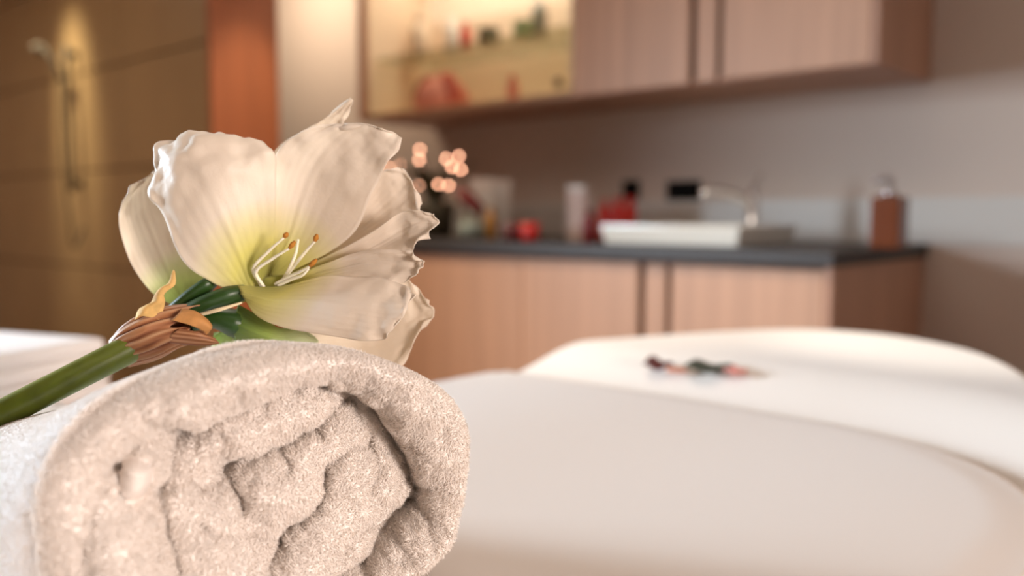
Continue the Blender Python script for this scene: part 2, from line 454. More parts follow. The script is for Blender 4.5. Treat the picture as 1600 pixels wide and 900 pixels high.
SZ = SHZ + .0105
bottle(at(708, 2.84, SZ), .030, .17, M['white'], M['white'], 'white bottle beside a small red bottle on the glass shelf')
bottle(at(728, 2.80, SZ), .024, .12, M['red'], M['red'], 'small red bottle on the glass shelf in the lit cabinet')
jar(at(764, 2.80, SZ), .045, .075, M['olive'], M['olive'], 'squat dark olive jar on the glass shelf in the lit cabinet')
jar(at(818, 2.80, SZ), .042, .075, M['jade'], M['jade'], 'pale green jar on the glass shelf in the lit cabinet')
bottle(at(842, 2.84, SZ), .034, .17, M['grey'], M['white'], 'grey bottle with white cap at right end of glass shelf')
bottle(at(660, 2.86, SZ), .045, .22, M['inside'], M['inside'], 'wide cream bottle at left end of the glass shelf')
BZ = UZ0 + .0305
g = thing('gift_pouch', at(692, 2.80, BZ), 'pink and red gathered pouch on the lit cabinet floor', 'pouch')
def pouch(name, pts, m):
    return lathe(name, pts, m, g, 28)
M['mred'] = cm('muted_red_cloth', lin(196, 92, 80), .7); M['mdred'] = cm('brown_red_cloth', lin(150, 70, 52), .7)
lathe('pouch_body', [(.10, 0), (.125, .02), (.125, .07), (.095, .12), (.05, .155), (.035, .165)], M['pink'], g, 28)
for sx in (-1, 1):
    tube('pouch_flap', [(.02 * sx, -.02, .15), (.07 * sx, -.03, .135), (.105 * sx, -.035, .07), (.115 * sx, -.035, .032)], [.016, .034, .038, .028], M['mred'] if sx > 0 else M['mdred'], g, steps=16)
bottle(at(801, 2.78, BZ), .026, .115, M['pink'], M['red'], 'short pink bottle on the lit cabinet floor')

# ------------------------------------------------------------------ things on the worktop
TZ = WT + .001
# twig lights in a dark pot
tw = thing('twig_lights', at(680, 2.62, TZ), 'bare dark twigs with glowing pink bulbs in a dark pot', 'lamp')
tl = np.array(tw.location)
pot = lathe('pot', [(.055, 0), (.075, .02), (.085, .13), (.08, .15), (.06, .15), (.055, .12)], M['smoke'], tw, 28)
bulb_m = mat('glowing_bulb', (1, .6, .45, 1), emit=((1.0, .48, .29, 1), 14))
bulb_px = [(625, 258), (656, 234), (655, 250), (658, 262), (697, 248), (717, 244), (720, 265), (706, 261), (668, 290), (685, 288), (701, 290), (656, 289), (608, 263)]
twig_m = mat('twig_bark', lin(52, 34, 26), .8)
bulb_me = None
for i, (bx, by) in enumerate(bulb_px):
    Yb = 2.55 + .04 * ((i * 5) % 7) / 3
    q = onY(bx, by, Yb) - tl
    tube('twig', [(0, 0, .10), (q[0] * .2, q[1] * .3, .10 + (q[2] - .10) * .45), (q[0] * .7, q[1] * .8, .10 + (q[2] - .10) * .8), tuple(q)], [.005, .003, .0025], twig_m, tw, n=6, steps=12)
    if bulb_me is None:
        b0 = lathe('bulb', [(.002, -.0068), (.0058, -.004), (.0072, 0), (.0058, .004), (.003, .0066), (.0008, .0072)], bulb_m, tw, 12); bulb_me = b0.data
        b0.location = q
    else:
        b = link('bulb', bulb_me, None, tw); b.location = q
# dark leaves standing round the foot of the twigs
leaf_m = mat('dark_leaf', lin(58, 54, 26), .6)
for k in range(11):
    a = k * 2.39; rr = .03 + .012 * (k % 4); hh = .24 + .03 * (k % 4)
    dx, dy = math.cos(a), math.sin(a)
    pts = catmull([(dx * .02, dy * .02, .11), (dx * rr, dy * rr, .11 + hh * .4), (dx * rr * 2.6, dy * rr * 2.6, .11 + hh * .62)], 10)
    w = .032 * np.sin(np.linspace(.15, math.pi, 10)) + .001
    sx, sy = -dy, dx
    v = np.concatenate([np.stack([pts[:, 0] + s * w * sx - abs(s) * 0 , pts[:, 1] + s * w * sy, pts[:, 2] + abs(s) * .006], 1) for s in (-1, 0, 1)])
    idx = []
    for c in range(2):
        for r_ in range(9): idx.append((c * 10 + r_, c * 10 + r_ + 1, (c + 1) * 10 + r_ + 1, (c + 1) * 10 + r_))
    o = mesh_np('leaf', v, idx, leaf_m, tw)
    o.modifiers.new('thick', 'SOLIDIFY').thickness = .0015
# white card, dark red bow, glass jar, gold bottle
c = thing('greeting_card', at(767, 2.78, TZ), 'white folded card standing behind the glass jar', 'card')
for s in (-1, 1):
    bm = bmesh.new(); box(bm, -.055, .055, -.0012, .0012, 0, .25)
    o = finish('card_leaf', bm, M['white'], c, bevel=.0004); o.rotation_euler = (-.13 * s, 0, .35); o.location = (0, .036 * s, .0005)
b = thing('ribbon_bow', at(741, 2.60, TZ), 'dark red ribbon rosette leaning on the glass jar', 'ribbon')
top = onY(716, 296, 2.60) - np.array(b.location); low = onY(752, 330, 2.60) - np.array(b.location)
tube('ribbon_band', [tuple(top), tuple((top + low) / 2 + [0, -.01, .004]), tuple(low)], [.016, .034, .022], M['dred'], b, steps=18)
tube('ribbon_tail', [tuple(low), tuple(low * .6 + np.array([.01, -.01, 0])), (.02, -.02, .004)], [.014, .008, .006], M['dred'], b, steps=14)
j = thing('glass_jar', at(736, 2.50, TZ), 'short clear glass jar of pale salts on the worktop', 'jar')
lathe('glass_body', [(.045, 0), (.055, .006), (.056, .10), (.048, .115), (.045, .113), (.052, .098), (.051, .010), (.04, .006)], M['glass'], j, 28)
lathe('bath_salts', [(.040, .0075), (.048, .011), (.0485, .06), (.03, .068)], cm('pale_salts', lin(176, 180, 176), .8), j, 24)
bottle(at(767, 2.55, TZ), .022, .125, M['gold'], M['gold'], 'small gold bottle between the glass jar and the red cups')


def votive(px, m, inner, label):
    t = thing('candle_cup', at(px, 2.50, TZ), label, 'candle holder')
    lathe('cup', [(.030, 0), (.034, .004), (.038, .066), (.0345, .066), (.031, .008), (.01, .007)], m, t, 28)
    lathe('candle', [(.028, .0085), (.0295, .0095), (.0295, .030), (.006, .031)], inner, t, 20)
    lathe('wick', [(.0012, .0312), (.0012, .039), (.0008, .040)], M['black'], t, 6)


votive(801, mat('dark_red_glass', lin(96, 12, 20), .15, coat=.5), M['dred'], 'dark red candle cup, left of the two red cups')
votive(828, mat('bright_red_glass', lin(205, 26, 16), .15, coat=.5, sss=(.4, (.02, .004, .003), .5)), M['red'], 'bright red candle cup, right of the two red cups')

# white tall carton, dark red bottle, three red bottles
cb = thing('carton', at(907, 2.68, TZ), 'tall pale pink carton standing left of the red bottles', 'carton')
block('carton_body', -.04, .04, -.03, .03, 0, .185, cm('pale_pink_card', lin(222, 200, 192), .7), cb)
block('carton_flap', -.04, .04, -.0305, -.0290, .186, .205, M['white'], cb, bevel=0.0004)
bottle(at(921, 2.50, TZ), .026, .115, M['dred'], M['dred'], 'dark red bottle at the left end of the white basin')
for i, px in enumerate((945, 966, 985)):
    bottle(at(px, 2.90, TZ), .028, .160 + .003 * i, M['red'], M['pink'] if i == 0 else M['red'],
           ('red bottle with pink cap behind the basin', 'middle red bottle of the three behind the basin', 'red bottle nearest the small black socket')[i], neck=.6, group='red bottles behind the basin')

# basin
bx0, bx1, by0, by1, bz1 = -1.776, -1.263, 2.40, 2.80, .985
ba = thing('wash_basin', ((bx0 + bx1) / 2, (by0 + by1) / 2, TZ), 'white rectangular ceramic basin standing on the dark worktop', 'basin')
bm = bmesh.new()
def ring(x0, x1, y0, y1, z): return [bm.verts.new((x, y, z)) for x, y in ((x0, y0), (x1, y0), (x1, y1), (x0, y1))]
rs = [ring(bx0 + .015, bx1 - .015, by0 + .015, by1 - .015, TZ), ring(bx0, bx1, by0, by1, bz1), ring(bx0 + .014, bx1 - .014, by0 + .014, by1 - .09, bz1),
      ring(bx0 + .04, bx1 - .04, by0 + .04, by1 - .11, TZ + .018)]
for a_, b_ in zip(rs, rs[1:]):
    for k in range(4): bm.faces.new((a_[k], a_[(k + 1) % 4], b_[(k + 1) % 4], b_[k]))
bm.faces.new(rs[0][::-1]); bm.faces.new(rs[-1])
keep(ba, finish('bowl', bm, M['ceramic'], bevel=.005, smooth=False))
keep(ba, lathe('drain', [(.02, 0), (.022, .002), (.015, .003)], M['chrome'], n=20, loc=((bx0 + bx1) / 2, by0 + .15, TZ + .0185)))
# tap on the basin's back ledge
fq = at(1177, 2.765, bz1 + .001)
fa = thing('basin_tap', fq, 'chrome mixer tap on the back ledge of the white basin', 'tap')
lathe('tap_body', [(.027, 0), (.027, .006), (.022, .012), (.021, .10), (.018, .108)], M['chrome'], fa, 24)
tube('spout', [(0, -.01, .07), (-.05, -.06, .105), (-.10, -.115, .115), (-.115, -.135, .095)], [.015, .013, .012, .012], M['chrome'], fa, steps=24)
tube('lever', [(0, 0, .109), (.005, .012, .13), (.012, .03, .165)], [.014, .010, .008], M['chrome'], fa, steps=12)

# soap pump bottle
sb = thing('soap_dispenser', at(1391, 2.62, TZ), 'brown soap dispenser with silver pump at the worktop end', 'dispenser')
block('dispenser_body', -.042, .042, -.042, .042, 0, .148, M['amber'], sb, bevel=.008)
lathe('collar', [(.022, .1485), (.022, .163), (.012, .168), (.009, .192)], M['chrome'], sb, 20)
tube('nozzle', [(.0, 0, .196), (-.015, -.02, .199), (-.034, -.044, .193)], [.013, .009, .006], M['chrome'], sb, steps=10)

# sockets
def socket(px, py, w, h, n, label):
    q = onY(px, py, WALL_Y)
    t = thing('wall_socket', (q[0], WALL_Y, q[2]), label, 'socket')
    block('plate', -w / 2, w / 2, -.010, -.0005, -h / 2, h / 2, M['black'], t, bevel=.002)
    for k in range(n):
        x = (k - (n - 1) / 2) * w / n
        o = lathe('socket_well', [(.024, 0), (.026, .001), (.026, .004), (.020, .004), (.019, .001)], M['black'], t, 20)
        o.rotation_euler = (math.pi / 2, 0, 0); o.location = (x, -.0102, 0)
socket(1069, 298, .150, .078, 2, 'double black wall socket above the white basin')
socket(987, 297, .078, .078, 1, 'single black wall socket above the red bottles')

# ------------------------------------------------------------------ massage table, sheet, cover
TX0, TX1, TY0, TY1, TZT = -1.035, -.105, -.30, 1.64, .75


def drape(name, x0, x1, y0, y1, outline, top, zlow, height, mat_, n=140, m=220, thick=.004, power=2.0, flare=.0):
    """a cloth lying on a rounded rectangle and hanging over its sides; height(x, y) raises the top"""
    cx, cy, hx, hy = (x0 + x1) / 2, (y0 + y1) / 2, (x1 - x0) / 2, (y1 - y0) / 2
    # unit square -> rounded-rectangle rings
    th = np.linspace(0, 2 * math.pi, m, endpoint=False)
    dx, dy = np.cos(th), np.sin(th)
    out_pts = catmull(outline + outline[:1], 2400)     # the outline seen from the middle
    ang = np.unwrap(np.arctan2(out_pts[:, 1] - cy, out_pts[:, 0] - cx)); rad = np.hypot(out_pts[:, 0] - cx, out_pts[:, 1] - cy)
    o_ = np.argsort(np.mod(ang, 2 * math.pi))
    rr_ = np.interp(th, np.mod(ang, 2 * math.pi)[o_], rad[o_], period=2 * math.pi)
    e = np.stack([dx * rr_, dy * rr_], 1)
    nt = n
    s = 1 - (1 - np.linspace(0, 1, nt)) ** 1.35
    er = .045                                      # edge rounding
    el = np.linalg.norm(e, axis=1); nrm = e / el[:, None]
    V = []
    for u in s:
        q = e * u
        d = el * (1 - u)                           # distance from the edge along the ray
        x, y = cx + q[:, 0], cy + q[:, 1]
        z = top + height(x, y)
        k = np.clip(1 - d / er, 0, 1)
        z = z - er * (1 - np.sqrt(np.clip(1 - k ** 2, 0, 1)))
        V.append(np.stack([x, y, z], 1))
    last = V[-1]
    steps = 26
    for i in range(1, steps + 1):
        t = i / steps
        z = last[:, 2] + (zlow - last[:, 2]) * t
        w = .010 * t * np.sin(th * 34 + 1.3 * np.sin(th * 7)) + .012 * t
        V.append(np.stack([last[:, 0] + nrm[:, 0] * (w + flare * t), last[:, 1] + nrm[:, 1] * (w + flare * t), z], 1))
    V = np.array(V)
    f = grid_faces(len(V), m, True)
    o = mesh_np(name, V.reshape(-1, 3), f[:, ::-1] if False else f, mat_)
    bm = bmesh.new(); bm.from_mesh(o.data); bmesh.ops.remove_doubles(bm, verts=bm.verts[:], dist=1e-6)
    bmesh.ops.recalc_face_normals(bm, faces=bm.faces[:]); bm.to_mesh(o.data); bm.free()
    return o


def smooth(a, b, x):
    t = np.clip((x - a) / (b - a), 0, 1); return t * t * (3 - 2 * t)


def seam_d(x, y):
    """signed distance beyond the rounded end of the top cover (positive = outside it)"""
    x1, y1, r = COVER_X1, COVER_Y1, .34
    qx, qy = x - (x1 - r), y - (y1 - r)
    return np.hypot(np.maximum(qx, 0), np.maximum(qy, 0)) + np.minimum(np.maximum(qx, qy), 0) - r


COVER_X1, COVER_Y1 = -.14, 1.09


def sheet_h(x, y):
    d = seam_d(x, y)
    lift = .042 * smooth(.01, .20, d) * smooth(.55, 1.15, y + .25 * np.maximum(0, x + .6))
    lift = lift - .007 * np.exp(-((d - .008) / .012) ** 2)
    return lift + .0012 * np.sin(x * 9 + y * 4) + .001 * np.sin(y * 13 - x * 5)


def cover_h(x, y):
    d = -seam_d(x, y)
    return .004 * smooth(0, .05, d) + np.where(d > -.0001, .0012 * np.sin(x * 9 + y * 4), 0) + .0015 * np.sin(x * 11 - y * 3)


OUT = [(-.30, -.30), (-.12, -.26), (-.10, -.10), (-.10, .3), (-.11, .7), (-.15, 1.0), (-.22, 1.28), (-.31, 1.50), (-.43, 1.68), (-.60, 1.765),
       (-.78, 1.73), (-.90, 1.57), (-.97, 1.40), (-1.02, 1.2), (-1.035, .8), (-1.035, .3), (-1.035, -.1), (-1.015, -.26), (-.84, -.30)]
mt = thing('massage_table', ((TX0 + TX1) / 2, (TY0 + TY1) / 2, 0), 'massage table under white sheets, filling the right foreground', 'massage table')
def slab(name, inset, z0, z1, m, bevel):
    cx, cy = (TX0 + TX1) / 2, (TY0 + TY1) / 2
    op = catmull(OUT + OUT[:1], 90)[:-1]
    bm = bmesh.new(); lo = []; hi = []
    for x, y in op:
        d = math.hypot(x - cx, y - cy); k = (d - inset) / d
        lo.append(bm.verts.new((cx + (x - cx) * k, cy + (y - cy) * k, z0))); hi.append(bm.verts.new((cx + (x - cx) * k, cy + (y - cy) * k, z1)))
    n = len(op)
    for k in range(n): bm.faces.new((lo[k], lo[(k + 1) % n], hi[(k + 1) % n], hi[k]))
    bm.faces.new(lo[::-1]); t = bm.faces.new(hi)
    bmesh.ops.bevel(bm, geom=list(t.edges), offset=bevel, segments=3, affect='EDGES')
    return finish(name, bm, m, smooth=True)


keep(mt, slab('mattress', .05, .655, .738, M['leather'], .03))
keep(mt, slab('frame', .09, .60, .654, M['beech'], .004))
for x in (TX0 + .16, TX1 - .22):
    for y in (TY0 + .14, 1.30):
        keep(mt, block('leg', x - .03, x + .03, y - .03, y + .03, 0, .599, M['beech'], bevel=.004))
sheet = drape('bed_sheet', TX0, TX1, TY0, TY1, OUT, TZT - .002, .42, sheet_h, M['sheet'])
tag(sheet, 'white fitted sheet over the massage table, raised at its far end', 'sheet')


def cover_mesh():
    n, m = 150, 200
    xs = np.linspace(TX0 - .0, COVER_X1, n); ys = np.linspace(TY0 + .02, COVER_Y1, m)
    # rounded far right corner: pull the grid onto the rounded outline
    X, Y = np.meshgrid(xs, ys, indexing='ij')
    r = .34
    qx, qy = X - (COVER_X1 - r), Y - (COVER_Y1 - r)
    inside = (qx > 0) & (qy > 0)
    mx = np.maximum(qx, qy); hy_ = np.hypot(qx, qy) + 1e-9
    sc_ = np.where(inside, mx / hy_, 1)
    X = np.where(inside, COVER_X1 - r + qx * sc_, X); Y = np.where(inside, COVER_Y1 - r + qy * sc_, Y)
    Z = TZT + .004 + cover_h(X, Y)
    er = .045
    d = X - TX0; k = np.clip(1 - d / er, 0, 1)
    Z = Z - er * (1 - np.sqrt(np.clip(1 - k ** 2, 0, 1)))
    # hanging part on the left side
    H = []
    for i in range(14, 0, -1):
        t = i / 14
        wv = .018 + .008 * t * np.sin(ys * 40)
        H.append(np.stack([X[0] - .004 - wv * t, Y[0], Z[0] - .30 * t], 1))
    V = np.concatenate([np.array(H), np.stack([X, Y, Z], -1)])
    o = mesh_np('cover_sheet', V.reshape(-1, 3), grid_faces(len(V), m)[:, ::-1], M['cover'])
    s = o.modifiers.new('thick', 'SOLIDIFY'); s.thickness = .004; s.offset = -1
    return o


tag(cover_mesh(), 'flat white cover with a rounded far corner lying on the bed sheet', 'blanket')

# ------------------------------------------------------------------ petals on the sheet
def table_z(x, y):
    return TZT + float(sheet_h(np.array([x]), np.array([y]))[0])


def on_sheet(px, py):
    d = P(px, py, 1.0) - CAM
    for k in np.arange(.5, 2.5, .002):
        q = CAM + d * k
        if q[2] <= table_z(q[0], q[1]): break
    return q[0], q[1], table_z(q[0], q[1])


def scatter(name, px, py, w, l, rot, tilt, m, label, cat, curl=.3):
    x, y, z = on_sheet(px, py)
    n = 14
    u = np.linspace(-1, 1, n); U, V = np.meshgrid(u, u, indexing='ij')
    half = np.sqrt(np.clip(1 - U ** 2, 0, 1)) * (1 - .25 * U)
    X = U * l / 2; Yy = V * half * w / 2
    Z = curl * (X ** 2 / l + Yy ** 2 / w * 1.6) + .0025 * np.sin(U * 5 + V * 3)
    Z = Z - Z.min() + .0035
    v = np.stack([X, Yy, Z], -1).reshape(-1, 3)
    o = mesh_np(name, v, grid_faces(n, n), m)
    s = o.modifiers.new('thick', 'SOLIDIFY'); s.thickness = .0018; s.offset = 1
    o.location = (x, y, z); o.rotation_euler = (0, tilt, rot)
    return tag(o, label, cat)


RB = YAW  # turned to face along the lens for the widest view
scatter('rose_petal', 1029, 582, .045, .046, RB, 0, mat('dark_red_petal', lin(86, 22, 14), .6), 'dark red petal, leftmost of the four on the sheet', 'petal', .75)
scatter('rose_petal', 1058, 585, .03, .034, RB + .2, 0, mat('peach_petal', lin(214, 150, 124), .6), 'small peach petal beside the dark red one on the sheet', 'petal', .25)
lf = scatter('leaf', 1108, 586, .055, .075, RB + .1, 0, mat('dark_grey_green_leaf', lin(62, 66, 50), .6), 'dark grey green leaf among petals on the sheet', 'leaf', .42)
scatter('rose_petal', 1149, 588, .036, .034, RB - .3, 0, mat('pink_petal', lin(232, 158, 148), .6), 'pink petal at the right of the dark leaf', 'petal', .35)

# ------------------------------------------------------------------ side table with folded towels, far left
fq = LA(-.95, 1.52, 0.0)
st_ = thing('side_table', (fq[0], fq[1], 0), 'small wooden side table beside the massage table, carrying folded towels', 'table')
block('table_top', -.24, .24, -.17, .17, .67, .692, M['beech'], st_, bevel=.004)
for sx in (-1, 1):
    for sy in (-1, 1):
        block('leg', sx * .20 - .018, sx * .20 + .018, sy * .13 - .018, sy * .13 + .018, 0, .669, M['beech'], st_, bevel=.003)
st_.rotation_euler = (0, 0, YAW - .35)
for i, (dz, dr, w_) in enumerate(((.6925, .04, .205), (.7475, -.03, .20))):
    t = thing('folded_towel', (fq[0], fq[1], dz), ('lower of the two folded white towels on the side table', 'upper of the two folded white towels, behind the flower stem')[i], 'towel', 'folded towels on the side table')
    bm = bmesh.new(); box(bm, -w_, w_, -.13, .13, 0, .027)
    finish('fold', bm, M['towel'], t, bevel=.0125, seg=4, smooth=True)
    bm = bmesh.new(); box(bm, -w_ + .004, w_ - .006, -.128, .128, .0275, .054)
    finish('fold', bm, M['towel'], t, bevel=.0125, seg=4, smooth=True)
    t.rotation_euler = (0, 0, YAW - .35 + dr)

# ------------------------------------------------------------------ rolled towel
BEDZ = TZT + .0128
yw = math.radians(40)
h_dir = np.array([math.cos(yw), math.sin(yw)])          # across the face (right and away)
n_dir = np.array([math.sin(yw), -math.cos(yw)])         # out of the face
d_dir = np.array([-.86, .51]); d_dir /= np.linalg.norm(d_dir)
perp = np.array([.51, .86]); perp /= np.linalg.norm(perp)
A0, B0 = .130, .0875
C0 = np.array([-.1235, .530])
NT = 360
th = np.linspace(0, 2 * math.pi, NT, endpoint=False)


def section(t, scale=1.0):
    """points of the roll's cross-section t metres behind the face"""
    t = np.broadcast_to(np.asarray(t, float), th.shape); scale = np.broadcast_to(np.asarray(scale, float), th.shape)
    a = A0 * (1 - .25 * smooth(.05, .40, t)); b = B0 * (1 - .41 * smooth(.02, .30, t))
    w = smooth(0, .12, t); hx = h_dir[0] * (1 - w) + perp[0] * w; hy = h_dir[1] * (1 - w) + perp[1] * w
    hn = np.hypot(hx, hy); hx, hy = hx / hn, hy / hn
    c, s = np.cos(th), np.sin(th)
    ex = 2.1 + 1.9 * smooth(.25, -.6, s)
    x = np.sign(c) * np.abs(c) ** (2 / ex); y = np.sign(s) * np.abs(s) ** (2 / ex)
    wob = 1 + .012 * np.sin(3 * th + 1) + .008 * np.sin(5 * th + 4 * t * 5)
    zc = BEDZ + b + .001
    lat = C0[0] + d_dir[0] * t + hx * x * a * scale * wob; ax = C0[1] + d_dir[1] * t + hy * x * a * scale * wob
    return LA(lat, ax, np.maximum(zc + y * b * scale * wob, BEDZ + .0015))


rows = []
zone = []
L = .42
for t in [L, L, L]:
    pass
rows.append(section(L, .02)); rows.append(section(L + .004, .5)); rows.append(section(L, .85))
soft = smooth(.55, -.5, np.cos(th - 2.5) * -1) * 1.0    # the end is rounded most on its upper left
RIM = .026 + .022 * soft
SHR = .12 + .07 * soft
for u in np.linspace(0, 1, 60): rows.append(section((L - .02) * (1 - u) + RIM * u))
nb = len(rows)
for q in np.linspace(0, 1, 16)[1:]:
    a = q * math.pi / 2
    rows.append(section(RIM * (1 - math.sin(a)), 1 - SHR * (1 - math.cos(a))))
nr = len(rows)
for sc_ in np.linspace(1, .0, 120)[1:]:
    rows.append(section(0, (1 - SHR) * sc_))
V = np.array(rows)                                       # (rows, NT, 3)
FN = LA(n_dir[0], n_dir[1], 0.0)

# crevices between the rolled layers, traced on the end face
G = [
    ([(247, 712), (294, 708), (342, 674), (394, 655), (456, 630), (513, 622), (560, 640), (594, 667), (627, 710), (655, 757), (664, 810), (640, 850), (612, 885), (580, 930)], 1.25),
    ([(247, 712), (243, 748), (233, 786), (222, 806), (226, 843), (233, 872), (246, 905), (270, 950)], .9),
    ([(328, 781), (361, 766), (394, 757), (428, 740), (461, 724), (499, 703), (527, 677), (550, 668)], .9),
    ([(276, 795), (290, 806), (306, 811), (326, 804), (332, 781)], .5),
    ([(330, 781), (346, 795), (360, 820), (372, 845)], .6),
    ([(584, 733), (548, 741), (522, 755), (513, 780), (508, 814), (478, 850), (448, 872), (430, 900), (415, 940)], .8),
    ([(428, 740), (440, 752), (452, 764)], .5),
    ([(163, 752), (178, 780), (186, 806), (205, 812), (222, 806)], .6),
    ([(160, 752), (144, 790), (130, 840), (122, 900)], .55),
    ([(660, 824), (630, 842), (590, 868), (556, 884), (540, 915)], .6),
    ([(556, 672), (576, 695), (590, 730), (600, 770), (592, 800)], .35),
    ([(165, 750), (190, 722), (215, 712), (247, 712)], .7),
    ([(300, 860), (340, 880), (380, 880), (430, 900)], .4),
]
face = V[nb:].reshape(-1, 3)
px, py = project(face)


def seg_dist(px, py, pts):
    p = catmull(pts, len(pts) * 6); best = np.full(px.shape, 1e9)
    for (x0, y0), (x1, y1) in zip(p, p[1:]):
        dx_, dy_ = x1 - x0, y1 - y0; L2 = dx_ * dx_ + dy_ * dy_ + 1e-9
        t = np.clip(((px - x0) * dx_ + (py - y0) * dy_) / L2, 0, 1)
        best = np.minimum(best, np.hypot(px - x0 - t * dx_, py - y0 - t * dy_))
    return best


def inside_poly(px, py, poly):
    r = np.zeros(px.shape, bool)
    for (x0, y0), (x1, y1) in zip(poly, poly[1:] + poly[:1]):
        c = ((y0 > py) != (y1 > py)) & (px < (x1 - x0) * (py - y0) / (y1 - y0 + 1e-9) + x0)
        r ^= c
    return r


hgt = np.zeros(px.shape)
wob_x = np.array([mnoise(Vector((a_ / 38, b_ / 38, 9.0))) + .5 * mnoise(Vector((a_ / 15, b_ / 15, 3.0))) for a_, b_ in zip(px, py)])
wob_y = np.array([mnoise(Vector((a_ / 38, b_ / 38, 29.0))) + .5 * mnoise(Vector((a_ / 15, b_ / 15, 13.0))) for a_, b_ in zip(px, py)])
fx_, fy_ = px, py
px, py = px + 9 * wob_x, py + 9 * wob_y
for pts, dep in G:
    d = seg_dist(px, py, pts)
    hgt -= dep * (.011 * np.exp(-(d / 6.5) ** 2) + .019 * np.exp(-d / 17.0) + .012 * np.exp(-(d / 48.0) ** 2))
inner = G[0][0] + [(430, 960), (270, 950), (246, 905), (233, 872), (226, 843), (222, 806), (233, 786), (243, 748)]
dG = np.minimum(seg_dist(px, py, G[0][0]), seg_dist(px, py, G[1][0]))
ins = inside_poly(px, py, inner)
hgt += np.where(ins, -.010 * smooth(0, 30, dG)  * 0 - .023, 0) * np.where(ins, smooth(-1, 8, dG), 0)
hgt += .003 * np.sin(px * .030 + 1.0) * np.sin(py * .034)
fade = np.repeat(np.concatenate([smooth(0, 1, np.linspace(0, 1, nr - nb + 1)[1:]), np.ones(V.shape[0] - nr)]), NT)
hgt += .0045 * np.array([mnoise(Vector((a_ / 55, b_ / 45, 2.0))) + .5 * mnoise(Vector((a_ / 24, b_ / 22, 5.0))) for a_, b_ in zip(px, py)])
FV = -LA(*(C0 / np.linalg.norm(C0)), 0.0)
face = face + FV * (hgt * fade)[:, None]
V[nb:] = face.reshape(-1, NT, 3)
V[-1] = V[-1].mean(0)
# low soft undulation of the body
bx_ = V[3:nb]
und = .0022 * np.sin(bx_[..., 0] * 30 + bx_[..., 2] * 25) + .0012 * np.sin(bx_[..., 1] * 70)
bx_[..., 2] += und * (bx_[..., 2] > BEDZ + .02)

rt_loc = LA(C0[0] + d_dir[0] * .15, C0[1] + d_dir[1] * .15, BEDZ)
rt = thing('rolled_towel', rt_loc, 'thick white terry towel rolled up, under the white flower', 'towel')
faces = grid_faces(len(V), NT, True)
body = mesh_np('towel_roll', V.reshape(-1, 3), faces, M['towel'])
bm = bmesh.new(); bm.from_mesh(body.data); bmesh.ops.recalc_face_normals(bm, faces=bm.faces[:]); bm.to_mesh(body.data); bm.free()
keep(rt, body)


# terry pile: small curled loops standing on the roll
def pile(name, V3, faces, r0, r1, count, length, width, curl, parent, weight=None, up=.7):
    f = faces.reshape(len(V3) - 1, NT, 4)[r0:r1].reshape(-1, 4)
    P3 = V3.reshape(-1, 3)
    a, b, c, d = P3[f[:, 0]], P3[f[:, 1]], P3[f[:, 2]], P3[f[:, 3]]
    nrm = np.cross(c - a, d - b); ar = np.linalg.norm(nrm, axis=1); nrm = nrm / (ar[:, None] + 1e-12)
    mid = (a + b + c + d) / 4
    cen = P3[(nb - 10) * NT:nb * NT].mean(0)
    if (np.einsum('ij,ij->i', nrm, mid - cen) < 0).mean() > .5: nrm = -nrm
    px_, py_ = project(mid)
    vis = (px_ > -60) & (px_ < 800) & (py_ < 960) & (np.einsum('ij,ij->i', nrm, CAM - mid) > -.35 * np.linalg.norm(CAM - mid, axis=1))
    p = ar * np.where(vis, 1.0, .28) * (mid[:, 2] > BEDZ + .004)
    if weight is not None: p = p * weight(px_, py_)
    k = RNG.choice(len(f), count, p=p / p.sum())
    u, v = RNG.random(count)[:, None], RNG.random(count)[:, None]
    root = (a[k] * (1 - u) + b[k] * u) * (1 - v) + (d[k] * (1 - u) + c[k] * u) * v
    n = nrm[k]
    rnd = RNG.normal(size=(count, 3)); t = rnd - n * np.einsum('ij,ij->i', rnd, n)[:, None]; t /= np.linalg.norm(t, axis=1)[:, None]
    s = np.cross(n, t)
    ln = length * RNG.uniform(.55, 1.25, count)[:, None]; wd = width * RNG.uniform(.7, 1.3, count)[:, None]
    cu = curl * RNG.uniform(.2, 1.2, count)[:, None]
    droop = np.array([0, 0, -.12]) * ln
    m1 = root + n * ln * .62 * up + t * ln * cu * .45
    m2 = root + n * ln * up + t * ln * cu * 1.1 + droop
    verts = np.empty((count, 7, 3))
    for j in range(3):
        ang = 2 * math.pi * j / 3
        off = (math.cos(ang) * t + math.sin(ang) * s) * wd
        verts[:, j] = root - n * .0006 + off; verts[:, 3 + j] = m1 + off * .95
    verts[:, 6] = m2
    base = (np.arange(count) * 7)[:, None]
    tri = []
    for j in range(3):
        k2 = (j + 1) % 3
        tri += [(j, k2, 3 + k2), (j, 3 + k2, 3 + j), (3 + j, 3 + k2, 6)]
    tri = np.array(tri)
    fa_ = (base[:, :, None] + tri[None]).reshape(-1, 3)
    o = mesh_np(name, verts.reshape(-1, 3), fa_, M['pile'], smooth=False)
    o['kind'] = 'stuff'
    keep(parent, o)
    return o


hem_w = lambda x, y: np.where(inside_poly(x, y, [(184, 730), (200, 715), (222, 718), (240, 726), (239, 748), (228, 775), (196, 775), (186, 756)]), 0.0, 1.0)
pile('terry_pile', V, faces, nb - 2, len(V) - 1, 135000, .0036, .00027, 1.0, rt, hem_w, up=.7)
pile('terry_nap', V, faces, 3, nb - 2, 70000, .0019, .00030, 1.3, rt, up=.35)

NEAR = .95                                              # the flower lies this much nearer than its rows' own depths


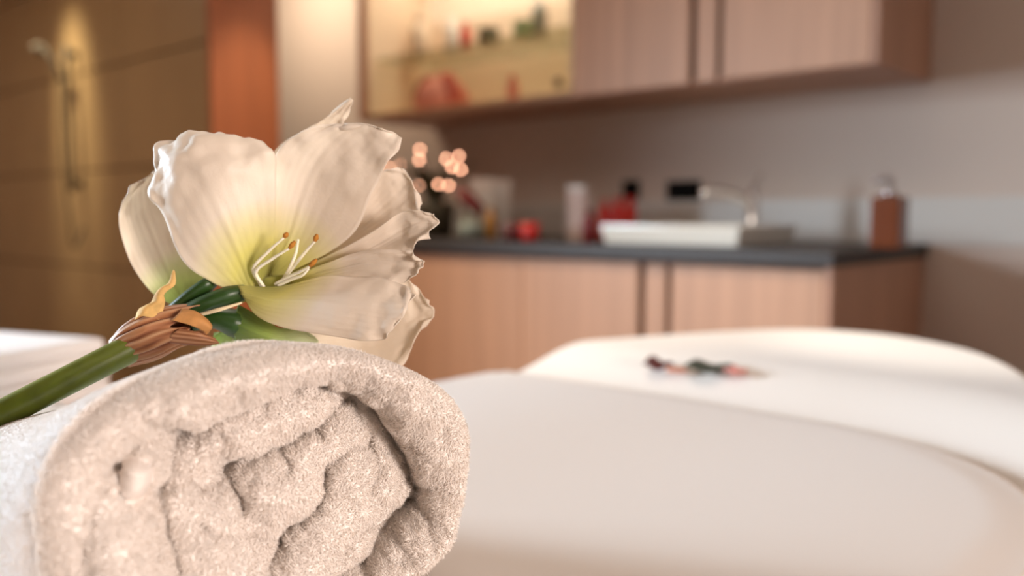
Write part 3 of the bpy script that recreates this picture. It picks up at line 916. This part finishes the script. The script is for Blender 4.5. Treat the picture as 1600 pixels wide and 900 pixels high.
def patch(rows_, nu, nv):
    """a smooth surface through rows of (left, middle, right) points given as (px, py, axial distance)"""
    r = np.array(rows_, float)                           # (k, c, 3)
    r = catmull(r, nu)
    r = np.transpose(catmull(np.transpose(r, (1, 0, 2)), nv), (1, 0, 2))
    return PN(r.reshape(-1, 3) * np.array([1, 1, NEAR])).reshape(nu, nv, 3)


def face_ax(px_, back=.0):
    k = (px_ - 800) / F
    t = (k * C0[1] - C0[0]) / (h_dir[0] - k * h_dir[1])
    return C0[1] + t * h_dir[1] + .013 + back


HEM = [(180, 726), (200, 711), (222, 714), (244, 722), (243, 748), (234, 780), (222, 800), (204, 800), (192, 782), (182, 756)]
ff = faces.reshape(len(V) - 1, NT, 4)[nb:].reshape(-1, 4)
hx_, hy_ = project(V.reshape(-1, 3))
cenx, ceny = hx_[ff].mean(1), hy_[ff].mean(1)
sel = ff[inside_poly(cenx, ceny, HEM)]
used, inv = np.unique(sel, return_inverse=True)
hp = V.reshape(-1, 3)[used]; ux, uy = hx_[used], hy_[used]
dd = seg_dist(ux, uy, HEM + HEM[:1])
hp = hp + FV * (-.002 + .0125 * (1 - np.exp(-np.maximum(dd - 1.0, 0) / 7.0)) + .0035 * np.exp(-((uy - 728) / 7.0) ** 2) - .003 * np.exp(-((uy - 746) / 9.0) ** 2))[:, None]
for _ in range(3):                                           # even out the loops' relief
    acc = np.zeros_like(hp); cnt = np.zeros(len(hp)); q4 = inv.reshape(-1, 4)
    for a_ in range(4):
        np.add.at(acc, q4[:, a_], hp[q4[:, (a_ + 1) % 4]] + hp[q4[:, (a_ + 3) % 4]]); np.add.at(cnt, q4[:, a_], 2)
    hp = np.where((dd > 2)[:, None], acc / cnt[:, None], hp)
hm = mesh_np('hem', hp, inv.reshape(-1, 4), M['hem'])
keep(rt, hm)

# ------------------------------------------------------------------ amaryllis
def PF(px, py, a):
    return P(px, py, a * NEAR)


fl = thing('amaryllis', PF(95, 620, .70), 'white amaryllis with two blooms on a green stem, lying on the rolled towel', 'flower')
THROAT = PF(425, 432, .712); BACK = PF(330, 490, .735)


def tepal(name, rows_, m, centre, reach, ruffle=.0016, seed=0, nu=60, nv=40, vein=.00013, crumple=.0026):
    q = patch(rows_, nu, nv)
    nn = np.cross(np.gradient(q, axis=0), np.gradient(q, axis=1)); nn /= np.linalg.norm(nn, axis=2)[..., None] + 1e-12
    U, W = np.meshgrid(np.linspace(0, 1, nu), np.linspace(-1, 1, nv), indexing='ij')
    rg = np.random.default_rng(seed); ph = rg.uniform(0, 6, 8)
    edge = np.abs(W) ** 2 * U + .6 * U ** 5
    d = ruffle * edge * (np.sin(U * 17 + ph[0] + W * 3) + .7 * np.sin(U * 29 + ph[1] - W * 5) + .6 * np.sin(W * 9 + ph[2] + U * 4))
    d += ruffle * .35 * U * (np.sin(W * 7 + ph[3] + 3 * U) * np.sin(U * 8 + ph[4]))
    d += vein * np.sin(W * 34 + .6 * np.sin(U * 9 + ph[5])) - .0012 * np.exp(-(W / .05) ** 2) * (1 - U)
    cr_ = np.array([[mnoise(Vector((float(a[0]) * 70 + seed * 3.1, float(a[1]) * 70, float(a[2]) * 70))) for a in row] for row in q])
    cr_ = cr_ + .3 * np.array([[mnoise(Vector((float(a[0]) * 190 + seed, float(a[1]) * 190, float(a[2]) * 190))) for a in row] for row in q])
    d += crumple * cr_ * (.15 + .85 * smooth(.25, .9, U))
    q = q + nn * d[..., None]
    tint = np.clip(1 - np.linalg.norm(q - centre, axis=2) / reach, 0, 1)
    o = mesh_np(name, q.reshape(-1, 3), grid_faces(nu, nv), m, tint=tint.ravel())
    s = o.modifiers.new('thick', 'SOLIDIFY'); s.thickness = .0007
    keep(fl, o)
    return o


T = {}
T[1] = [[(364, 455, .708), (394, 450, .715), (412, 438, .722)],
        [(332, 441, .704), (378, 405, .706), (428, 378, .716)],
        [(286, 407, .700), (350, 340, .692), (430, 300, .706)],
        [(256, 342, .698), (322, 275, .680), (432, 250, .698)],
        [(233, 300, .698), (296, 232, .682), (420, 232, .697)],
        [(239, 262, .702), (284, 216, .693), (400, 214, .703)],
        [(247, 241, .706), (304, 209, .703), (352, 217, .709)]]
T[2] = [[(404, 440, .720), (420, 432, .728), (442, 430, .728)],
        [(412, 380, .718), (455, 370, .728), (512, 395, .722)],
        [(418, 310, .710), (480, 300, .722), (556, 360, .715)],
        [(424, 262, .704), (505, 250, .712), (580, 305, .708)],
        [(446, 222, .700), (540, 212, .702), (604, 258, .702)],
        [(500, 196, .698), (572, 196, .696), (622, 236, .698)],
        [(552, 194, .698), (596, 200, .694), (628, 216, .696)]]
T[3] = [[(425, 432, .735), (440, 430, .738), (450, 432, .736)],
        [(490, 380, .735), (505, 395, .742), (515, 415, .735)],
        [(560, 310, .728), (585, 340, .738), (590, 385, .728)],
        [(592, 272, .722), (622, 310, .730), (635, 362, .722)],
        [(612, 262, .720), (640, 290, .724), (655, 338, .720)],
        [(628, 264, .720), (647, 284, .722), (658, 318, .720)]]
T[4] = [[(440, 432, .730), (450, 434, .732), (455, 438, .728)],
        [(500, 405, .722), (510, 418, .726), (508, 432, .720)],
        [(565, 372, .706), (580, 390, .712), (580, 418, .704)],
        [(620, 335, .698), (632, 362, .702), (630, 402, .694)],
        [(652, 328, .692), (660, 350, .694), (648, 388, .690)],
        [(672, 338, .688), (685, 350, .687), (668, 369, .688)]]
T[5] = [[(446, 436, .722), (454, 438, .722), (458, 444, .718)],
        [(508, 412, .710), (510, 426, .712), (510, 440, .708)],
        [(570, 392, .697), (572, 412, .698), (562, 434, .694)],
        [(622, 390, .686), (626, 412, .687), (608, 442, .682)],
        [(644, 394, .681), (652, 414, .681), (640, 436, .678)],
        [(657, 406, .678), (661, 416, .677), (656, 428, .677)]]
T[6] = [[(372, 447, .705), (378, 459, .700), (384, 469, .702)],
        [(440, 448, .702), (424, 470, .690), (402, 494, .692)],
        [(505, 432, .696), (484, 472, .680), (440, 511, .682)],
        [(570, 432, .688), (548, 480, .666), (505, 523, .672)],
        [(618, 440, .680), (598, 488, .660), (562, 532, .664)],
        [(639, 450, .672), (625, 490, .657), (596, 530, .660)],
        [(640, 466, .667), (633, 490, .656), (612, 518, .657)]]
for k in T:
    o = tepal('petal', T[k], M['petal'], THROAT, .060, seed=k, ruffle=.0028 if k == 1 else .0018, crumple=.0042 if k == 1 else .0030)
Bk = {}
Bk[1] = [[(272, 478, .752), (292, 474, .757), (325, 446, .752)],
         [(236, 456, .750), (268, 430, .757), (325, 400, .752)],
         [(204, 410, .745), (244, 375, .754), (315, 340, .750)],
         [(186, 352, .742), (225, 325, .750), (300, 295, .748)],
         [(192, 314, .742), (225, 288, .746), (282, 268, .745)],
         [(216, 287, .744), (238, 270, .744), (256, 262, .744)]]
Bk[2] = [[(430, 400, .752), (450, 400, .755), (470, 400, .752)],
         [(420, 300, .748), (470, 300, .752), (530, 300, .748)],
         [(428, 238, .742), (482, 236, .746), (545, 236, .742)],
         [(470, 206, .738), (508, 200, .741), (540, 210, .738)],
         [(508, 184, .736), (524, 182, .737), (538, 186, .736)],
         [(544, 156, .734), (549, 154, .734), (552, 160, .734)]]
Bk[3] = [[(395, 520, .728), (400, 530, .730), (402, 548, .728)],
         [(470, 505, .730), (475, 530, .738), (470, 560, .728)],
         [(560, 460, .728), (560, 530, .742), (535, 585, .728)],
         [(625, 432, .726), (628, 515, .736), (598, 596, .724)],
         [(648, 448, .726), (655, 500, .732), (634, 556, .724)],
         [(670, 470, .726), (678, 488, .727), (660, 512, .725)]]
Bk[4] = [[(332, 560, .74), (334, 552, .742), (350, 560, .74)],
         [(330, 530, .74), (352, 535, .745), (384, 556, .74)],
         [(336, 519, .738), (354, 517, .74), (380, 532, .738)]]
for k in Bk:
    o = tepal('petal', Bk[k], M['petal_back'], PF(300, 478, .75) if k == 1 else BACK, .05 if k == 1 else .07, seed=20 + k)
Gn = [[(372, 476, .716), (366, 505, .708), (368, 540, .716)],
      [(408, 496, .714), (405, 522, .706), (405, 552, .714)],
      [(438, 513, .712), (440, 530, .708), (440, 552, .712)],
      [(462, 510, .710), (470, 528, .708), (462, 550, .710)],
      [(488, 524, .709), (498, 534, .708), (482, 543, .709)]]
tepal('green_tepal', Gn, M['tepal_green'], PF(366, 505, .708), .062, seed=41, ruffle=.0006)

# throat of the front bloom
th_rows = [[(376, 474, .716), (362, 452, .716), (384, 420, .722)],
           [(410, 462, .728), (415, 435, .736), (430, 405, .736)],
           [(450, 448, .732), (455, 425, .742), (470, 400, .740)],
           [(500, 438, .728), (505, 415, .738), (520, 395, .736)]]
tepal('throat', th_rows, M['petal'], PF(405, 445, .72), .075, seed=51, ruffle=.0003)

tubes = [([(268, 486, .715), (295, 464, .712), (322, 446, .712), (335, 440, .716)], [.0052, .0057, .0062, .004]),
         ([(278, 492, .705), (318, 475, .702), (355, 462, .704), (382, 456, .712)], [.0052, .0066, .0074, .0062]),
         ([(300, 506, .712), (335, 498, .712), (365, 504, .716), (392, 516, .722)], [.0057, .0076, .0109, .0100])]
for pts, rad in tubes:
    keep(fl, tube('flower_tube', [PF(*q) for q in pts], rad, M['tube'], n=18, ridges=lambda a: 1 + .07 * math.cos(3 * a)))
keep(fl, tube('bracteole', [PF(312, 492, .698), PF(345, 483, .694), PF(378, 473, .696)], [.0014, .0016, .0008], mat('pale_bracteole', lin(226, 208, 170), .6), n=8, steps=16))
keep(fl, tube('stem', [P(-130, 718, .598), P(-20, 659, .612), P(95, 600, .632), P(215, 539, .662)], [.0101, .0102, .0105, .0110], M['stem'], n=24, steps=60,
              ridges=lambda a: 1 + .02 * math.cos(2 * a)))


def spathe():
    path = catmull([PF(188, 551, .703), PF(222, 532, .701), PF(262, 515, .702), PF(318, 500, .704)], 40)
    tan = np.gradient(path, axis=0); tan /= np.linalg.norm(tan, axis=1)[:, None]
    n = 120; v = []; tn = []
    rg = np.random.default_rng(3)
    ref = np.array([0, 0, 1.0])
    ragged = .5 + .5 * np.sin(np.linspace(0, 2 * math.pi, n, endpoint=False) * 3 + 1) + .3 * np.sin(np.linspace(0, 2 * math.pi, n, endpoint=False) * 11)
    for i, (q, t) in enumerate(zip(path, tan)):
        u = i / 39
        s = np.cross(t, ref); s /= np.linalg.norm(s); w = np.cross(s, t)
        r = .0122 + .0059 * math.sin(min(1, u * 1.9) * math.pi / 2) - .004 * max(0, u - .6) / .4
        for k in range(n):
            a = 2 * math.pi * k / n
            rr = r * (1 + .05 * math.sin(a * 15 + 2 * math.sin(u * 3)) + .035 * math.sin(a * 27 + u * 2) + .05 * math.sin(a * 2 + 1))
            off = -t * .020 * u ** 2 * ragged[k] * .8
            v.append(q + rr * (math.cos(a) * s + math.sin(a) * w) + off)
            tn.append(.5 - .3 * math.sin(a * 15 + 2 * math.sin(u * 3)) - .2 * math.sin(a * 27 + u * 2) + .35 * mnoise(Vector((math.cos(a) * 3, math.sin(a) * 3, u * 2.5))))
    o = mesh_np('spathe', np.array(v), grid_faces(40, n, True), M['spathe'], tint=np.clip(tn, 0, 1))
    o.modifiers.new('thick', 'SOLIDIFY').thickness = .0006
    keep(fl, o)
    sub = []
    r1 = patch([[(212, 500, .688), (222, 494, .686), (250, 500, .688)], [(218, 484, .692), (232, 478, .690), (256, 482, .692)], [(236, 474, .696), (246, 470, .694), (258, 470, .696)],
                [(242, 462, .697), (249, 458, .696), (256, 462, .697)], [(250, 452, .698), (256, 449, .697), (262, 454, .698)], [(264, 442, .698), (268, 442, .697), (274, 444, .698)], [(270, 424, .698), (272, 422, .698), (274, 426, .698)]], 40, 10)
    t1 = mesh_np('spathe_tip', r1.reshape(-1, 3), grid_faces(40, 10), M['spathe_pale'])
    r2 = patch([[(268, 500, .682), (280, 488, .684), (284, 482, .690)], [(296, 508, .680), (304, 496, .680), (306, 486, .686)], [(318, 518, .684), (326, 508, .682), (324, 498, .688)], [(322, 524, .688), (331, 514, .686), (332, 508, .690)]], 24, 14)
    t2 = mesh_np('spathe_flap', r2.reshape(-1, 3), grid_faces(24, 14), mat('ochre_spathe', lin(190, 134, 76), .7, vary=(.2, (120, 120, 120))))
    r3 = patch([[(262, 536, .690), (266, 524, .686), (280, 514, .684)], [(300, 540, .688), (302, 528, .684), (306, 518, .684)], [(326, 540, .690), (328, 532, .688), (322, 522, .688)], [(342, 537, .694), (342, 535, .694), (336, 528, .692)]], 24, 14)
    t3 = mesh_np('spathe_flap', r3.reshape(-1, 3), grid_faces(24, 14), M['spathe'], tint=np.tile(.5 + .4 * np.sin(np.arange(14) * 1.7), 24))
    for t in (t1, t2, t3):
        t.modifiers.new('thick', 'SOLIDIFY').thickness = .0007
        keep(fl, t)


spathe()

# stamens: white filaments with ochre anthers, and the pistil
st = [([(408, 446, .712), (396, 420, .704), (418, 394, .694), (444, 371, .686)], (447, 367)),
      ([(412, 448, .712), (400, 424, .702), (426, 404, .692), (452, 388, .684)], (457, 382)),
      ([(440, 440, .712), (462, 412, .704), (480, 390, .696), (492, 377, .690)], (494, 371)),
      ([(430, 444, .706), (452, 432, .698), (470, 424, .690), (484, 416, .684)], (490, 410)),
      ([(434, 446, .704), (456, 436, .696), (472, 430, .690), (482, 420, .686)], None),
      ([(438, 444, .708), (452, 420, .702), (462, 396, .698), (466, 374, .694)], None)]
for i, (pts, tip) in enumerate(st):
    nm = 'pistil' if i == 5 else 'stamen'
    f_ = tube(nm, [PF(*q) for q in pts], [.0013, .0014, .0012, .0009], M['filament'], n=10, steps=24)
    keep(fl, f_)
    if tip:
        a3 = pts[-1][2]
        e0 = PF(*pts[-1]); e1 = PF(tip[0] + (tip[0] - pts[-1][0]) * .8, tip[1] + (tip[1] - pts[-1][1]) * .8, a3 - .001)
        an = tube('anther', [e0 * 1.0, (e0 + e1) / 2, e1], [.0012, .0021, .0010], M['anther'], n=10, steps=12)
        an.parent = f_
